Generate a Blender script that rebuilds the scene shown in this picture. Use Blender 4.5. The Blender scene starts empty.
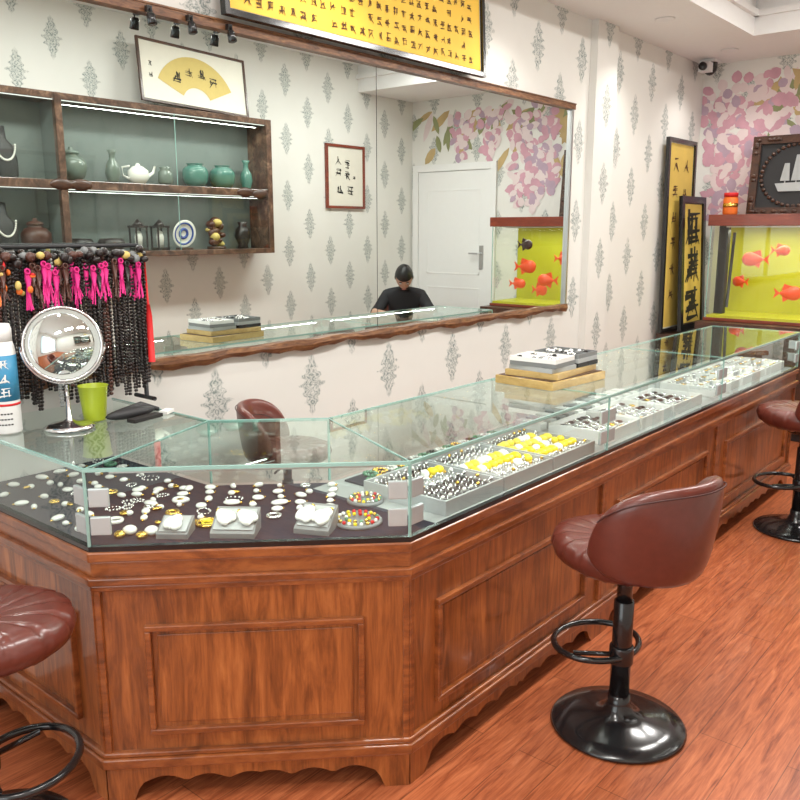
import bpy, math, random
from mathutils import Vector, Matrix
random.seed(7)
R=random.random
U=random.uniform
scene=bpy.context.scene
COL=scene.collection
rad=math.radians

# ------------------------------------------------------------------ materials
def newmat(name):
    m=bpy.data.materials.new(name); m.use_nodes=True
    nt=m.node_tree
    for n in list(nt.nodes): nt.nodes.remove(n)
    out=nt.nodes.new('ShaderNodeOutputMaterial')
    return m,nt,out
def sin(nt,sock,val):
    if isinstance(val,bpy.types.NodeSocket): nt.links.new(val,sock)
    else: sock.default_value=val
def math_(nt,op,a,b=None,c=None,clamp=False):
    n=nt.nodes.new('ShaderNodeMath'); n.operation=op; n.use_clamp=clamp
    sin(nt,n.inputs[0],a)
    if b is not None: sin(nt,n.inputs[1],b)
    if c is not None: sin(nt,n.inputs[2],c)
    return n.outputs[0]
def mixc(nt,f,a,b):
    n=nt.nodes.new('ShaderNodeMix'); n.data_type='RGBA'
    sin(nt,n.inputs[0],f)
    for s,v in ((n.inputs[6],a),(n.inputs[7],b)):
        if isinstance(v,bpy.types.NodeSocket): nt.links.new(v,s)
        else: s.default_value=(v[0],v[1],v[2],1)
    return n.outputs[2]
def bsdf(nt,out,color,rough=.5,metal=0,spec=.5,coat=0,emis=None,es=0):
    b=nt.nodes.new('ShaderNodeBsdfPrincipled')
    if isinstance(color,bpy.types.NodeSocket): nt.links.new(color,b.inputs['Base Color'])
    else: b.inputs['Base Color'].default_value=(*color[:3],1)
    sin(nt,b.inputs['Roughness'],rough); b.inputs['Metallic'].default_value=metal
    b.inputs['Specular IOR Level'].default_value=spec
    b.inputs['Coat Weight'].default_value=coat; b.inputs['Coat Roughness'].default_value=.08
    if emis:
        b.inputs['Emission Color'].default_value=(*emis,1); b.inputs['Emission Strength'].default_value=es
    nt.links.new(b.outputs[0],out.inputs[0]); return b
def tcoord(nt,scale=(1,1,1),rot=(0,0,0)):
    t=nt.nodes.new('ShaderNodeTexCoord'); mp=nt.nodes.new('ShaderNodeMapping')
    nt.links.new(t.outputs['Object'],mp.inputs[0])
    mp.inputs['Scale'].default_value=scale; mp.inputs['Rotation'].default_value=rot
    return mp.outputs[0]
def noise(nt,vec,scale,detail=4,rough=.6,dist=0):
    n=nt.nodes.new('ShaderNodeTexNoise'); nt.links.new(vec,n.inputs['Vector'])
    n.inputs['Scale'].default_value=scale; n.inputs['Detail'].default_value=detail
    n.inputs['Roughness'].default_value=rough; n.inputs['Distortion'].default_value=dist
    return n.outputs['Fac']
def ramp(nt,f,stops):
    r=nt.nodes.new('ShaderNodeValToRGB'); nt.links.new(f,r.inputs[0])
    e=r.color_ramp.elements
    while len(e)<len(stops): e.new(.5)
    for el,(p,c) in zip(e,stops): el.position=p; el.color=(*c,1)
    return r.outputs[0]
def simple(name,color,rough=.5,metal=0,spec=.5,coat=0,emis=None,es=0,var=.08,vs=20):
    m,nt,out=newmat(name)
    v=noise(nt,tcoord(nt),vs,3)
    c=mixc(nt,v,tuple(x*(1-var) for x in color),tuple(min(1,x*(1+var)) for x in color))
    bsdf(nt,out,c,rough,metal,spec,coat,emis,es); return m
def wood(name,stops,scale=(9,9,1.3),rough=.28,coat=.4,ns=2.2):
    m,nt,out=newmat(name)
    v=tcoord(nt,scale)
    a=noise(nt,v,ns,7,.62,1.3)
    b=noise(nt,tcoord(nt,(scale[0]*6,scale[1]*6,scale[2]*3)),3,3,.6)
    f=math_(nt,'ADD',math_(nt,'MULTIPLY',a,.78),math_(nt,'MULTIPLY',b,.22))
    c=ramp(nt,f,stops)
    bs=bsdf(nt,out,c,rough,0,.5,coat)
    return m
def emissive(name,color,s):
    m,nt,out=newmat(name)
    e=nt.nodes.new('ShaderNodeEmission'); e.inputs[0].default_value=(*color,1); e.inputs[1].default_value=s
    nt.links.new(e.outputs[0],out.inputs[0]); return m
def glassmat(name,tint=(.88,.95,.93),base=.12,gl=(.93,1,.97)):
    m,nt,out=newmat(name)
    lw=nt.nodes.new('ShaderNodeLayerWeight'); lw.inputs[0].default_value=.5
    p=math_(nt,'POWER',lw.outputs['Facing'],4.0)
    f=math_(nt,'ADD',math_(nt,'MULTIPLY',p,.85),base,clamp=True)
    t=nt.nodes.new('ShaderNodeBsdfTransparent'); t.inputs[0].default_value=(*tint,1)
    g=nt.nodes.new('ShaderNodeBsdfGlossy'); g.inputs[0].default_value=(*gl,1); g.inputs['Roughness'].default_value=.01
    mx=nt.nodes.new('ShaderNodeMixShader'); nt.links.new(f,mx.inputs[0])
    nt.links.new(t.outputs[0],mx.inputs[1]); nt.links.new(g.outputs[0],mx.inputs[2])
    nt.links.new(mx.outputs[0],out.inputs[0]); return m

def wallpaper(name,axis):
    m,nt,out=newmat(name)
    t=nt.nodes.new('ShaderNodeTexCoord'); s=nt.nodes.new('ShaderNodeSeparateXYZ')
    nt.links.new(t.outputs['Object'],s.inputs[0])
    x=s.outputs[0] if axis=='x' else s.outputs[1]; z=s.outputs[2]
    P,Q=.54,.50
    nz=noise(nt,t.outputs['Object'],34,4,.65)
    nz2=noise(nt,t.outputs['Object'],75,3,.6)
    def motif(ox,oz):
        u=math_(nt,'MULTIPLY',math_(nt,'SUBTRACT',math_(nt,'FRACT',math_(nt,'DIVIDE',math_(nt,'ADD',x,ox),P)),.5),P)
        v=math_(nt,'MULTIPLY',math_(nt,'SUBTRACT',math_(nt,'FRACT',math_(nt,'DIVIDE',math_(nt,'ADD',z,oz),Q)),.5),Q)
        au=math_(nt,'ABSOLUTE',u); av=math_(nt,'ABSOLUTE',v)
        a=math_(nt,'SUBTRACT',1,math_(nt,'DIVIDE',av,.152),clamp=True)
        a=math_(nt,'POWER',a,.8)
        lob=math_(nt,'ADD',.84,math_(nt,'MULTIPLY',.16,math_(nt,'COSINE',math_(nt,'MULTIPLY',v,150))))
        w=math_(nt,'MULTIPLY',math_(nt,'MULTIPLY',a,lob),.084)
        w=math_(nt,'MULTIPLY',w,math_(nt,'ADD',.35,math_(nt,'MULTIPLY',nz,1.25)))
        d=math_(nt,'SUBTRACT',w,au)
        mask=math_(nt,'MULTIPLY',d,110,clamp=True)
        rings=math_(nt,'SINE',math_(nt,'ADD',math_(nt,'MULTIPLY',d,290),math_(nt,'MULTIPLY',av,110)))
        lace=math_(nt,'ADD',.64,math_(nt,'MULTIPLY',rings,.36))
        return math_(nt,'MULTIPLY',mask,lace)
    f=math_(nt,'MAXIMUM',motif(5-.03,5.14),motif(5-.03+P/2,5.14+Q/2))
    hole=math_(nt,'MULTIPLY',math_(nt,'SUBTRACT',nz2,.28),3.4,clamp=True)
    f=math_(nt,'MULTIPLY',math_(nt,'MULTIPLY',f,hole),.98,clamp=True)
    n2=noise(nt,t.outputs['Object'],3,3)
    base=mixc(nt,n2,(.73,.72,.68),(.80,.79,.75))
    c=mixc(nt,f,base,(.19,.24,.23))
    bsdf(nt,out,c,.65,0,.3); return m

M={}
M['wall_x']=wallpaper('wallpaper_x','x'); M['wall_y']=wallpaper('wallpaper_y','y')
M['white']=simple('white_paint',(.80,.80,.79),.55,var=.02)
M['ceil']=simple('ceiling_paint',(.84,.84,.83),.7,var=.02)
M['counter_wood']=wood('cherry_wood',[(.30,(.075,.018,.005)),(.44,(.205,.058,.014)),(.57,(.35,.105,.026)),(.75,(.53,.19,.052))],coat=.6)
M['counter_trim']=wood('cherry_trim',[(.30,(.085,.021,.006)),(.5,(.24,.066,.017)),(.72,(.42,.135,.036))],(2,2,8),coat=.6)
M['dark_wood']=wood('dark_wood',[(.3,(.022,.010,.007)),(.55,(.07,.028,.015)),(.75,(.14,.06,.03))],(3,3,6),.4,.2)
M['bark']=wood('bark_wood',[(.3,(.03,.012,.006)),(.45,(.13,.05,.02)),(.6,(.26,.12,.05)),(.75,(.5,.3,.14))],(2,9,12),.45,.2,4)
M['redwood']=wood('red_wood',[(.3,(.13,.02,.01)),(.6,(.24,.045,.02)),(.8,(.33,.08,.035))],(2,2,8),.35,.3)
M['gold_wood']=wood('gold_wood',[(.3,(.36,.23,.07)),(.6,(.55,.38,.14)),(.8,(.68,.5,.22))],(3,3,8),.4,.2)
M['burl']=wood('burl_wood',[(.32,(.03,.018,.013)),(.5,(.11,.06,.04)),(.62,(.22,.13,.085)),(.78,(.40,.29,.21))],(3,3,3),.28,.5,3)
M['glass']=glassmat('case_glass')
M['tglass']=glassmat('tank_glass',(.97,.99,.96),.05,(1,1,1))
M['edge']=simple('glass_edge',(.28,.48,.43),.15,.0,.8,.5)
M['clip']=simple('frosted_clip',(.48,.52,.52),.25,.35)
M['chrome']=simple('chrome',(.75,.75,.76),.15,1,var=.02)
M['steel']=simple('brushed_steel',(.5,.5,.5),.35,1)
M['black']=simple('black_gloss',(.010,.010,.011),.18,0,.5,.3)
M['blackm']=simple('black_matte',(.018,.018,.02),.55)
M['leather']=simple('burgundy_leather',(.125,.029,.020),.30,0,.5,.2,var=.25,vs=35)
M['stitch']=simple('leather_seam',(.05,.010,.008),.5)
M['navy']=simple('navy_velvet',(.012,.014,.028),.9,vs=80,var=.3)
M['greycloth']=simple('grey_cloth',(.34,.36,.35),.8)
M['lgrey']=simple('light_grey',(.40,.42,.42),.5)
M['mgrey']=simple('mid_grey',(.20,.21,.21),.5)
M['whitec']=simple('white_satin',(.80,.80,.78),.45)
M['shell']=simple('pearl_white',(.88,.87,.82),.25,coat=.3)
M['gold']=simple('gold',(.85,.55,.12),.25,1)
M['silver']=simple('silver',(.8,.8,.8),.2,1)
M['amber']=simple('amber_yellow',(.85,.66,.02),.25,coat=.3)
M['jade']=simple('jade_green',(.10,.28,.16),.25,coat=.3)
M['bdark']=simple('dark_bead',(.018,.012,.011),.3)
M['bbrown']=simple('brown_bead',(.08,.028,.018),.35)
M['magenta']=simple('magenta_cord',(.65,.015,.20),.6)
M['orange']=simple('orange_cord',(.80,.17,.02),.6)
M['red']=simple('red_cord',(.6,.01,.012),.6)
M['celadon']=simple('celadon_glaze',(.08,.22,.18),.25,coat=.4)
M['gpot']=simple('grey_green_glaze',(.14,.18,.15),.3,coat=.3)
M['blue']=simple('blue_glaze',(.03,.08,.35),.25)
M['bluelabel']=simple('blue_label',(.04,.24,.42),.4)
M['lime']=simple('lime_plastic',(.42,.52,.03),.35)
M['paper']=simple('paper',(.74,.71,.62),.7,var=.04)
M['ink']=simple('ink',(.015,.013,.012),.7)
M['ink2']=simple('faded_ink',(.10,.04,.012),.7)
M['yellow']=simple('gold_silk',(.92,.58,.06),.55,var=.06,vs=8)
M['scroll']=simple('scroll_silk',(.66,.47,.10),.55,var=.12,vs=8)
M['goldpaper']=simple('gold_paper',(.58,.44,.13),.55)
M['shelfback']=simple('shelf_back',(.18,.215,.205),.6,var=.05)
M['led']=emissive('led_strip',(1,.97,.9),1.6)
M['skin']=simple('skin',(.50,.30,.21),.5)
M['hair']=simple('black_hair',(.010,.009,.009),.4)
M['shirt']=simple('black_shirt',(.012,.012,.015),.8)
M['pants']=simple('dark_trousers',(.03,.035,.05),.8)
M['eyew']=simple('eye_white',(.8,.8,.78),.3)
M['lips']=simple('lips',(.42,.16,.13),.5)
M['backdrop_glow']=simple('yellow_green_glow_backdrop',(.42,.41,.01),.5,emis=(.48,.46,.01),es=.20,var=.2,vs=2)  # tank back panel; weak emission stands in for the glow of lit water
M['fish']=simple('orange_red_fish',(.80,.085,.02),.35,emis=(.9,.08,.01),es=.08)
M['fishd']=simple('dark_fish',(.05,.02,.02),.4)
M['pinkp']=simple('pink_petal',(.60,.33,.40),.7,var=.3,vs=6)
M['lilac']=simple('lilac_petal',(.46,.34,.43),.7,var=.25,vs=6)
M['palep']=simple('pale_petal',(.74,.62,.62),.7,var=.12,vs=6)
M['leafg']=simple('mural_leaf',(.27,.29,.14),.7,var=.3,vs=5)
M['leafy']=simple('mural_leaf_yellow',(.52,.38,.18),.7,var=.3,vs=5)
mm,nt,out=newmat('mirror_silver')
g=nt.nodes.new('ShaderNodeBsdfGlossy'); g.inputs[0].default_value=(.79,.86,.84,1); g.inputs['Roughness'].default_value=0
nt.links.new(g.outputs[0],out.inputs[0]); M['mirror']=mm
# floor laminate
mm,nt,out=newmat('laminate_floor')
br=nt.nodes.new('ShaderNodeTexBrick'); nt.links.new(tcoord(nt),br.inputs['Vector'])
br.inputs['Scale'].default_value=1; br.inputs['Brick Width'].default_value=1.2; br.inputs['Row Height'].default_value=.13
br.inputs['Mortar Size'].default_value=.0016; br.inputs['Color1'].default_value=(.42,.42,.42,1); br.inputs['Color2'].default_value=(.60,.60,.60,1); br.inputs['Mortar'].default_value=(.05,.05,.05,1)
br.offset=.37
gr=noise(nt,tcoord(nt,(1.2,14,1)),3.0,8,.65,1.6)
gr2=noise(nt,tcoord(nt,(3,60,1)),3.0,4,.6,.5)
f=math_(nt,'ADD',math_(nt,'MULTIPLY',gr,.7),math_(nt,'MULTIPLY',gr2,.3))
c=ramp(nt,f,[(.32,(.17,.038,.014)),(.45,(.36,.092,.034)),(.57,(.51,.150,.058)),(.72,(.66,.24,.105))])
bw=nt.nodes.new('ShaderNodeRGBToBW'); nt.links.new(br.outputs['Color'],bw.inputs[0])
k=math_(nt,'ADD',.40,math_(nt,'MULTIPLY',bw.outputs[0],1.0))
vm=nt.nodes.new('ShaderNodeVectorMath'); vm.operation='SCALE'; nt.links.new(c,vm.inputs[0]); nt.links.new(k,vm.inputs['Scale'])
bsdf(nt,out,vm.outputs[0],.33,0,.4,.08); M['floor']=mm

# ------------------------------------------------------------------ mesh builder
class MB:
    def __init__(s): s.v=[]; s.f=[]; s.m=[]; s.sm=[]; s.mats=[]; s.X=Matrix.Identity(4)
    def mi(s,k):
        if k not in s.mats: s.mats.append(k)
        return s.mats.index(k)
    def add(s,vs,fs,mat,smooth=False,X=None):
        o=len(s.v); T=s.X@X if X is not None else s.X
        s.v+=[tuple(T@Vector(p)) for p in vs]; k=s.mi(mat)
        for f in fs: s.f.append([i+o for i in f]); s.m.append(k); s.sm.append(smooth)
    def box(s,a,b,mat,X=None):
        x0,y0,z0=a; x1,y1,z1=b
        vs=[(x0,y0,z0),(x1,y0,z0),(x1,y1,z0),(x0,y1,z0),(x0,y0,z1),(x1,y0,z1),(x1,y1,z1),(x0,y1,z1)]
        s.add(vs,[(0,3,2,1),(4,5,6,7),(0,1,5,4),(1,2,6,5),(2,3,7,6),(3,0,4,7)],mat,False,X)
    def cbox(s,c,d,mat,rz=0,rx=0,ry=0):
        X=Matrix.Translation(c)@Matrix.Rotation(rz,4,'Z')@Matrix.Rotation(ry,4,'Y')@Matrix.Rotation(rx,4,'X')
        s.box((-d[0]/2,-d[1]/2,-d[2]/2),(d[0]/2,d[1]/2,d[2]/2),mat,X)
    def lathe(s,prof,mat,c=(0,0,0),n=24,X=None,fr=None):
        vs=[];fs=[];k=len(prof)
        for i in range(n):
            a=2*math.pi*i/n
            for r,z in prof:
                q=fr(a,r,z) if fr else (r,z)
                vs.append((c[0]+q[0]*math.cos(a),c[1]+q[0]*math.sin(a),c[2]+q[1]))
        for i in range(n):
            j=(i+1)%n
            for p in range(k-1): fs.append((i*k+p,j*k+p,j*k+p+1,i*k+p+1))
        if prof[0][0]>1e-4: fs.append([i*k for i in range(n)][::-1])
        if prof[-1][0]>1e-4: fs.append([i*k+k-1 for i in range(n)])
        s.add(vs,fs,mat,True,X)
    def ell(s,c,r,mat,n=12,k=8,X=None):
        if not hasattr(r,'__len__'): r=(r,r,r)
        vs=[];fs=[]
        for j in range(1,k):
            t=math.pi*j/k
            for i in range(n):
                a=2*math.pi*i/n
                vs.append((c[0]+r[0]*math.sin(t)*math.cos(a),c[1]+r[1]*math.sin(t)*math.sin(a),c[2]-r[2]*math.cos(t)))
        b=len(vs); vs+=[(c[0],c[1],c[2]-r[2]),(c[0],c[1],c[2]+r[2])]
        for j in range(k-2):
            for i in range(n): fs.append((j*n+i,j*n+(i+1)%n,(j+1)*n+(i+1)%n,(j+1)*n+i))
        for i in range(n):
            fs.append((b,(i+1)%n,i)); fs.append((b+1,(k-2)*n+i,(k-2)*n+(i+1)%n))
        s.add(vs,fs,mat,True,X)
    def tube(s,pts,r,mat,n=8,closed=False,X=None):
        pts=[Vector(p) for p in pts]; N=len(pts); vs=[];fs=[]
        up=Vector((0,0,1))
        for i,p in enumerate(pts):
            if closed: d=pts[(i+1)%N]-pts[i-1]
            else: d=pts[min(i+1,N-1)]-pts[max(i-1,0)]
            d.normalize(); ref=up if abs(d.z)<.95 else Vector((1,0,0))
            a=d.cross(ref).normalized(); b=d.cross(a).normalized()
            rr=r[i] if hasattr(r,'__len__') else r
            for k in range(n):
                t=2*math.pi*k/n; vs.append(tuple(p+a*math.cos(t)*rr+b*math.sin(t)*rr))
        for i in range(N if closed else N-1):
            j=(i+1)%N
            for k in range(n): fs.append((i*n+k,i*n+(k+1)%n,j*n+(k+1)%n,j*n+k))
        if not closed: fs.append(list(range(n))); fs.append([(N-1)*n+k for k in range(n)][::-1])
        s.add(vs,fs,mat,True,X)
    def torus(s,c,R_,r,mat,n=14,k=6,X=None,rz=1):
        T=Matrix.Translation(c); T=T@X if X is not None else T
        s.tube([(R_*math.cos(2*math.pi*i/n),R_*math.sin(2*math.pi*i/n),0) for i in range(n)],r,mat,k,True,T)
    def poly(s,pts,mat,X=None): s.add(pts,[list(range(len(pts)))],mat,False,X)
    def prism(s,pts,z0,z1,mat,X=None):
        n=len(pts); vs=[(p[0],p[1],z0) for p in pts]+[(p[0],p[1],z1) for p in pts]
        fs=[list(range(n))[::-1],list(range(n,2*n))]+[(i,(i+1)%n,n+(i+1)%n,n+i) for i in range(n)]
        s.add(vs,fs,mat,False,X)
    def obj(s,name,parent=None,bevel=0,loc=None,rz=0):
        me=bpy.data.meshes.new(name); me.from_pydata(s.v,[],s.f)
        for k in s.mats: me.materials.append(M[k])
        me.polygons.foreach_set('material_index',s.m); me.polygons.foreach_set('use_smooth',s.sm); me.update()
        o=bpy.data.objects.new(name,me); COL.objects.link(o)
        if bevel:
            b=o.modifiers.new('bevel','BEVEL'); b.width=bevel; b.segments=2; b.limit_method='ANGLE'; b.angle_limit=rad(40)
        if parent: o.parent=parent
        if loc: o.location=loc
        if rz: o.rotation_euler[2]=rz
        return o
def empty(name,loc=(0,0,0),rz=0):
    e=bpy.data.objects.new(name,None); COL.objects.link(e); e.location=loc; e.rotation_euler[2]=rz; e.empty_display_size=.1
    return e

# ------------------------------------------------------------------ room
W=2.7; XF=7.09; YO=-.4; XL=-1.4; ZC=3.12; ZS=2.87
b=MB(); b.box((XL-.1,YO-.1,-.1),(XF+.1,W+.1,0),'floor'); b.obj('floor')
b=MB(); b.box((XL-.1,YO-.1,ZC),(XF+.1,W+.1,ZC+.1),'ceil')
b.box((XL,2.05,ZS),(XF,W,ZC),'ceil'); b.box((6.25,YO,ZS),(XF,2.05,ZC),'ceil')
b.box((XL,2.02,2.99),(6.25,2.05,3.03),'ceil'); b.box((6.22,YO,2.99),(6.25,2.05,3.03),'ceil')
b.obj('ceiling')
b=MB(); b.box((XL-.1,W,0),(XF+.1,W+.1,ZC),'wall_x'); b.box((5.13,W-.05,0),(5.42,W,ZS),'wall_x'); b.obj('wall_back')
b=MB(); b.box((XL-.1,YO-.1,0),(XF+.1,YO,ZC),'wall_x'); b.obj('wall_front')
b=MB(); b.box((XF,YO,0),(XF+.1,W,ZC),'wall_y'); b.obj('wall_right')
b=MB()
b.box((XL-.1,YO,0),(XL,W,.3),'white'); b.box((XL-.1,YO,2.6),(XL,W,ZC),'white')
b.box((XL-.1,YO,.3),(XL,YO+.25,2.6),'white'); b.box((XL-.1,W-.4,.3),(XL,W,2.6),'white')
b.obj('wall_left')
b=MB()
y0,y1=YO+.25,W-.4
for y in (y0,(y0+y1)/2-.025,y1-.05): b.box((XL-.08,y,.3),(XL-.02,y+.05,2.6),'steel')
b.box((XL-.08,y0,.3),(XL-.02,y1,.35),'steel'); b.box((XL-.08,y0,2.55),(XL-.02,y1,2.6),'steel')
b.add([(XL-.05,y0,.3),(XL-.05,y1,.3),(XL-.05,y1,2.6),(XL-.05,y0,2.6)],[(0,1,2,3)],'tglass')
b.obj('window_1')
b=MB(); b.box((XL,YO,0),(XF,YO+.012,.09),'white'); b.obj('baseboard_front')
b=MB(); b.box((5.43,W-.012,0),(6.39,W,.09),'white'); b.obj('baseboard_back')
# door
b=MB()
dy0,dy1=-.30,.62; zt=2.15; XD=XF-.001
b.box((XD-.03,dy0-.07,0),(XD,dy0,zt+.07),'white'); b.box((XD-.03,dy1,0),(XD,dy1+.07,zt+.07),'white'); b.box((XD-.03,dy0,zt),(XD,dy1,zt+.07),'white')
b.box((XD-.018,dy0+.004,.01),(XD,dy1-.004,zt-.004),'white')
for a,c in ((.2,.95),(1.1,1.95)):
    for q in ((dy0+.12,a,dy1-.12,a+.015),(dy0+.12,c,dy1-.12,c+.015),(dy0+.12,a,dy0+.135,c),(dy1-.135,a,dy1-.12,c)):
        b.box((XD-.021,q[0],q[1]),(XD-.018,q[2],q[3]),'white')
b.box((XD-.026,.50,1.16),(XD-.018,.55,1.40),'steel'); b.tube([(XD-.026,.525,1.32),(XD-.06,.525,1.32),(XD-.065,.5,1.32),(XD-.065,.40,1.32)],.009,'steel')
b.obj('door_1',bevel=.002)
# mural
b=MB()
def petal(y,z,l,w,a,mat,d):
    ca,sa=math.cos(a),math.sin(a); pts=[]
    for t,k in ((0,0),(.2,.75),(.5,1),(.8,.7),(1,0),(.8,-.7),(.5,-1),(.2,-.75)):
        u=t*l; v=k*w/2; pts.append((XF-d,min(2.695,max(YO+.005,y+u*ca-v*sa)),min(ZS-.005,z+u*sa+v*ca)))
    b.poly(pts,mat)
dd=.0035
for i in range(60):
    y=U(-.3,2.2); z=2.78-abs(random.gauss(0,.16)); dd+=.000002
    petal(y,z,U(.16,.34),U(.06,.10),U(3.6,5.8),random.choice(['leafg','leafy','leafg','palep']),dd)
for i in range(55):
    y=U(1.3,2.15); z=U(2.2,2.8); dd+=.000002
    petal(y,z,U(.18,.36),U(.06,.11),U(3.6,5.8),random.choice(['leafg','leafy','leafy','palep']),dd)
clusters=[(2.52,2.66,1.0),(2.32,2.72,1.0),(2.12,2.74,.75),(1.92,2.5,.4),(1.25,2.7,.75),(.95,2.65,.9),(.6,2.75,.5),(.25,2.7,.4),(2.42,2.3,.7),(1.1,2.4,.6),(2.2,2.25,.55)]
for cy,cz,L in clusters:
    for i in range(int(L*105)):
        t=R(); w=.14*(1-t*.7); dd+=.000002
        petal(cy+U(-w,w),cz-t*L,U(.07,.13),U(.055,.09),U(0,6.28),random.choice(['pinkp','pinkp','lilac','palep','palep']),dd)
b.obj('floral_mural')

# ------------------------------------------------------------------ counter
BX,BY=1.03,1.915
path=[(BX,2.68),(BX,BY),(1.62,1.325),(5.30,1.325),(5.30,1.85)]
def offset(pts,d):
    res=[]; P=[Vector(p) for p in pts]
    for i,p in enumerate(P):
        ns=[]
        if i>0: e=(P[i]-P[i-1]).normalized(); ns.append(Vector((e.y,-e.x)))
        if i<len(P)-1: e=(P[i+1]-P[i]).normalized(); ns.append(Vector((e.y,-e.x)))
        if len(ns)==1: n=ns[0]; res.append(p+n*d)
        else:
            n=(ns[0]+ns[1]).normalized(); res.append(p+n*(d/n.dot(ns[0])))
    return res
def band(b,din,dout,z0,z1,mat,pts=path):
    A=offset(pts,din); B=offset(pts,dout); n=len(pts)
    vs=[(p.x,p.y,z0) for p in A]+[(p.x,p.y,z0) for p in B]+[(p.x,p.y,z1) for p in A]+[(p.x,p.y,z1) for p in B]
    fs=[]
    for i in range(n-1):
        fs+=[(n+i,n+i+1,3*n+i+1,3*n+i),(i+1,i,2*n+i,2*n+i+1),(2*n+i,3*n+i,3*n+i+1,2*n+i+1),(i,i+1,n+i+1,n+i)]
    fs+=[(0,n,3*n,2*n),(n-1,3*n-1,4*n-1,2*n-1)]
    b.add(vs,fs,mat)
inner=[(5.30,1.85),(1.845,1.85),(1.575,2.12),(1.575,2.68)]
ZG=.737; ZT=.956
counter=empty('jewelry_display_counter')
b=MB()
body=offset(path,-.008)
poly=[(p.x,p.y) for p in body[:-1]]+[(5.292,1.842),(1.842,1.842),(1.567,2.117),(1.567,2.68)]
b.prism(poly,.10,ZG-.02,'counter_wood')
b.obj('cabinet',counter)
b=MB()
band(b,-.02,.010,ZG-.032,ZG-.004,'counter_trim'); band(b,-.02,.000,.66,ZG-.032,'counter_trim'); band(b,-.02,.014,.640,.662,'counter_trim'); band(b,-.02,.006,.622,.640,'counter_trim')
band(b,-.02,.016,.105,.135,'counter_trim'); band(b,-.02,.008,.135,.150,'counter_trim')
b.obj('cornice',counter,bevel=.004)
segs=[((BX,2.68),(BX,BY)),((BX,BY),(1.62,1.325)),((1.62,1.325),(2.78,1.325)),((2.78,1.325),(3.99,1.325)),((3.99,1.325),(5.30,1.325)),((5.30,1.325),(5.30,1.85))]
def frame(p0,p1):
    p0=Vector(p0);p1=Vector(p1); e=(p1-p0).normalized(); n=Vector((e.y,-e.x))
    X=Matrix(((e.x,n.x,0,p0.x),(e.y,n.y,0,p0.y),(0,0,1,0),(0,0,0,1)))
    return X,(p1-p0).length
b=MB(); sk=MB()
for p0,p1 in segs:
    X,L=frame(p0,p1); i=.125; z0,z1=.20,.52; w=.016
    for (x0,x1,a,c) in ((i,L-i,z1-w,z1),(i,L-i,z0,z0+w),(i,i+w,z0+w,z1-w),(L-i-w,L-i,z0+w,z1-w)):
        b.box((x0,-.01,a),(x1,.008,c),'counter_trim',X)
    b.box((i+.03,-.01,z0+.03),(L-i-.03,-.005,z1-.03),'counter_wood',X)
    b.box((.0,-.01,.135),(.018,.004,.64),'counter_trim',X); b.box((L-.018,-.01,.135),(L,.004,.64),'counter_trim',X)
    n=60; vs=[];fs=[]
    for q in range(n+1):
        s=q/n*L; u=min(s,L-s)
        if u<.07: z=.0
        elif u<.10: z=.055*math.sin((u-.07)/.03*math.pi/2)
        else: z=.055+.018*abs(math.sin((u-.10)/.115*math.pi))
        vs+=[(s,-.012,z),(s,.004,z),(s,.004,.106),(s,-.012,.106)]
    for q in range(n):
        o=q*4
        fs+=[(o+1,o+5,o+6,o+2),(o,o+3,o+7,o+4),(o,o+4,o+5,o+1)]
    sk.add(vs,fs,'counter_wood',False,X)
b.obj('panel_mouldings',counter,bevel=.004); sk.obj('scalloped_skirt',counter)
# decks
b=MB()
b.prism([(BX+.01,2.68),(BX+.01,BY+.005),(1.622,1.335),(1.76,1.335),(1.76,1.84),(1.84,1.845),(1.567,2.12),(1.567,2.68)],ZG-.02,ZG+.004,'navy')
b.prism([(1.761,1.335),(5.29,1.335),(5.29,1.845),(1.845,1.845),(1.761,1.845)],ZG-.02,ZG+.004,'greycloth')
b.obj('display_deck',counter)
b=MB(); band(b,-.012,.004,ZG-.004,ZG+.010,'black'); b.obj('base_seal',counter)
# glass
b=MB()
gp=offset(path,-.004)
for i in range(len(gp)-1):
    a,c=gp[i],gp[i+1]; b.add([(a.x,a.y,ZG+.01),(c.x,c.y,ZG+.01),(c.x,c.y,ZT-.004),(a.x,a.y,ZT-.004)],[(0,1,2,3)],'glass')
for a,c in zip(inner[:-1],inner[1:]):
    b.add([(a[0],a[1],ZG+.01),(c[0],c[1],ZG+.01),(c[0],c[1],ZT-.004),(a[0],a[1],ZT-.004)],[(0,1,2,3)],'glass')
tops=[[(BX,2.68),(BX,BY),(1.575,2.12),(1.575,2.68)],[(BX,BY),(1.62,1.325),(1.845,1.85),(1.575,2.12)],[(1.62,1.325),(2.78,1.325),(2.78,1.85),(1.845,1.85)],[(2.78,1.325),(3.99,1.325),(3.99,1.85),(2.78,1.85)],[(3.99,1.325),(5.3,1.325),(5.3,1.85),(3.99,1.85)]]
for t in tops: b.poly([(x,y,ZT) for x,y in t],'glass')
b.obj('glass_panes',counter)
b=MB()
band(b,-.004,.004,ZT-.008,ZT+.001,'edge')
band(b,-.003,.003,ZT-.008,ZT+.001,'edge',inner)
def bar(p,q,w,z0,z1,mat):
    X,L=frame(p,q); b.box((0,-w/2,z0),(L,w/2,z1),mat,X)
for p,q in (((1.62,1.325),(1.845,1.85)),((BX,BY),(1.575,2.12)),((2.78,1.325),(2.78,1.85)),((3.99,1.325),(3.99,1.85))): bar(p,q,.004,ZT-.005,ZT+.0008,'edge')
for p in path[1:]+[(2.78,1.325),(3.99,1.325)]+inner[1:3]: b.box((p[0]-.003,p[1]-.003,ZG+.01),(p[0]+.003,p[1]+.003,ZT-.006),'edge')
b.obj('glass_edges',counter)
b=MB()
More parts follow.
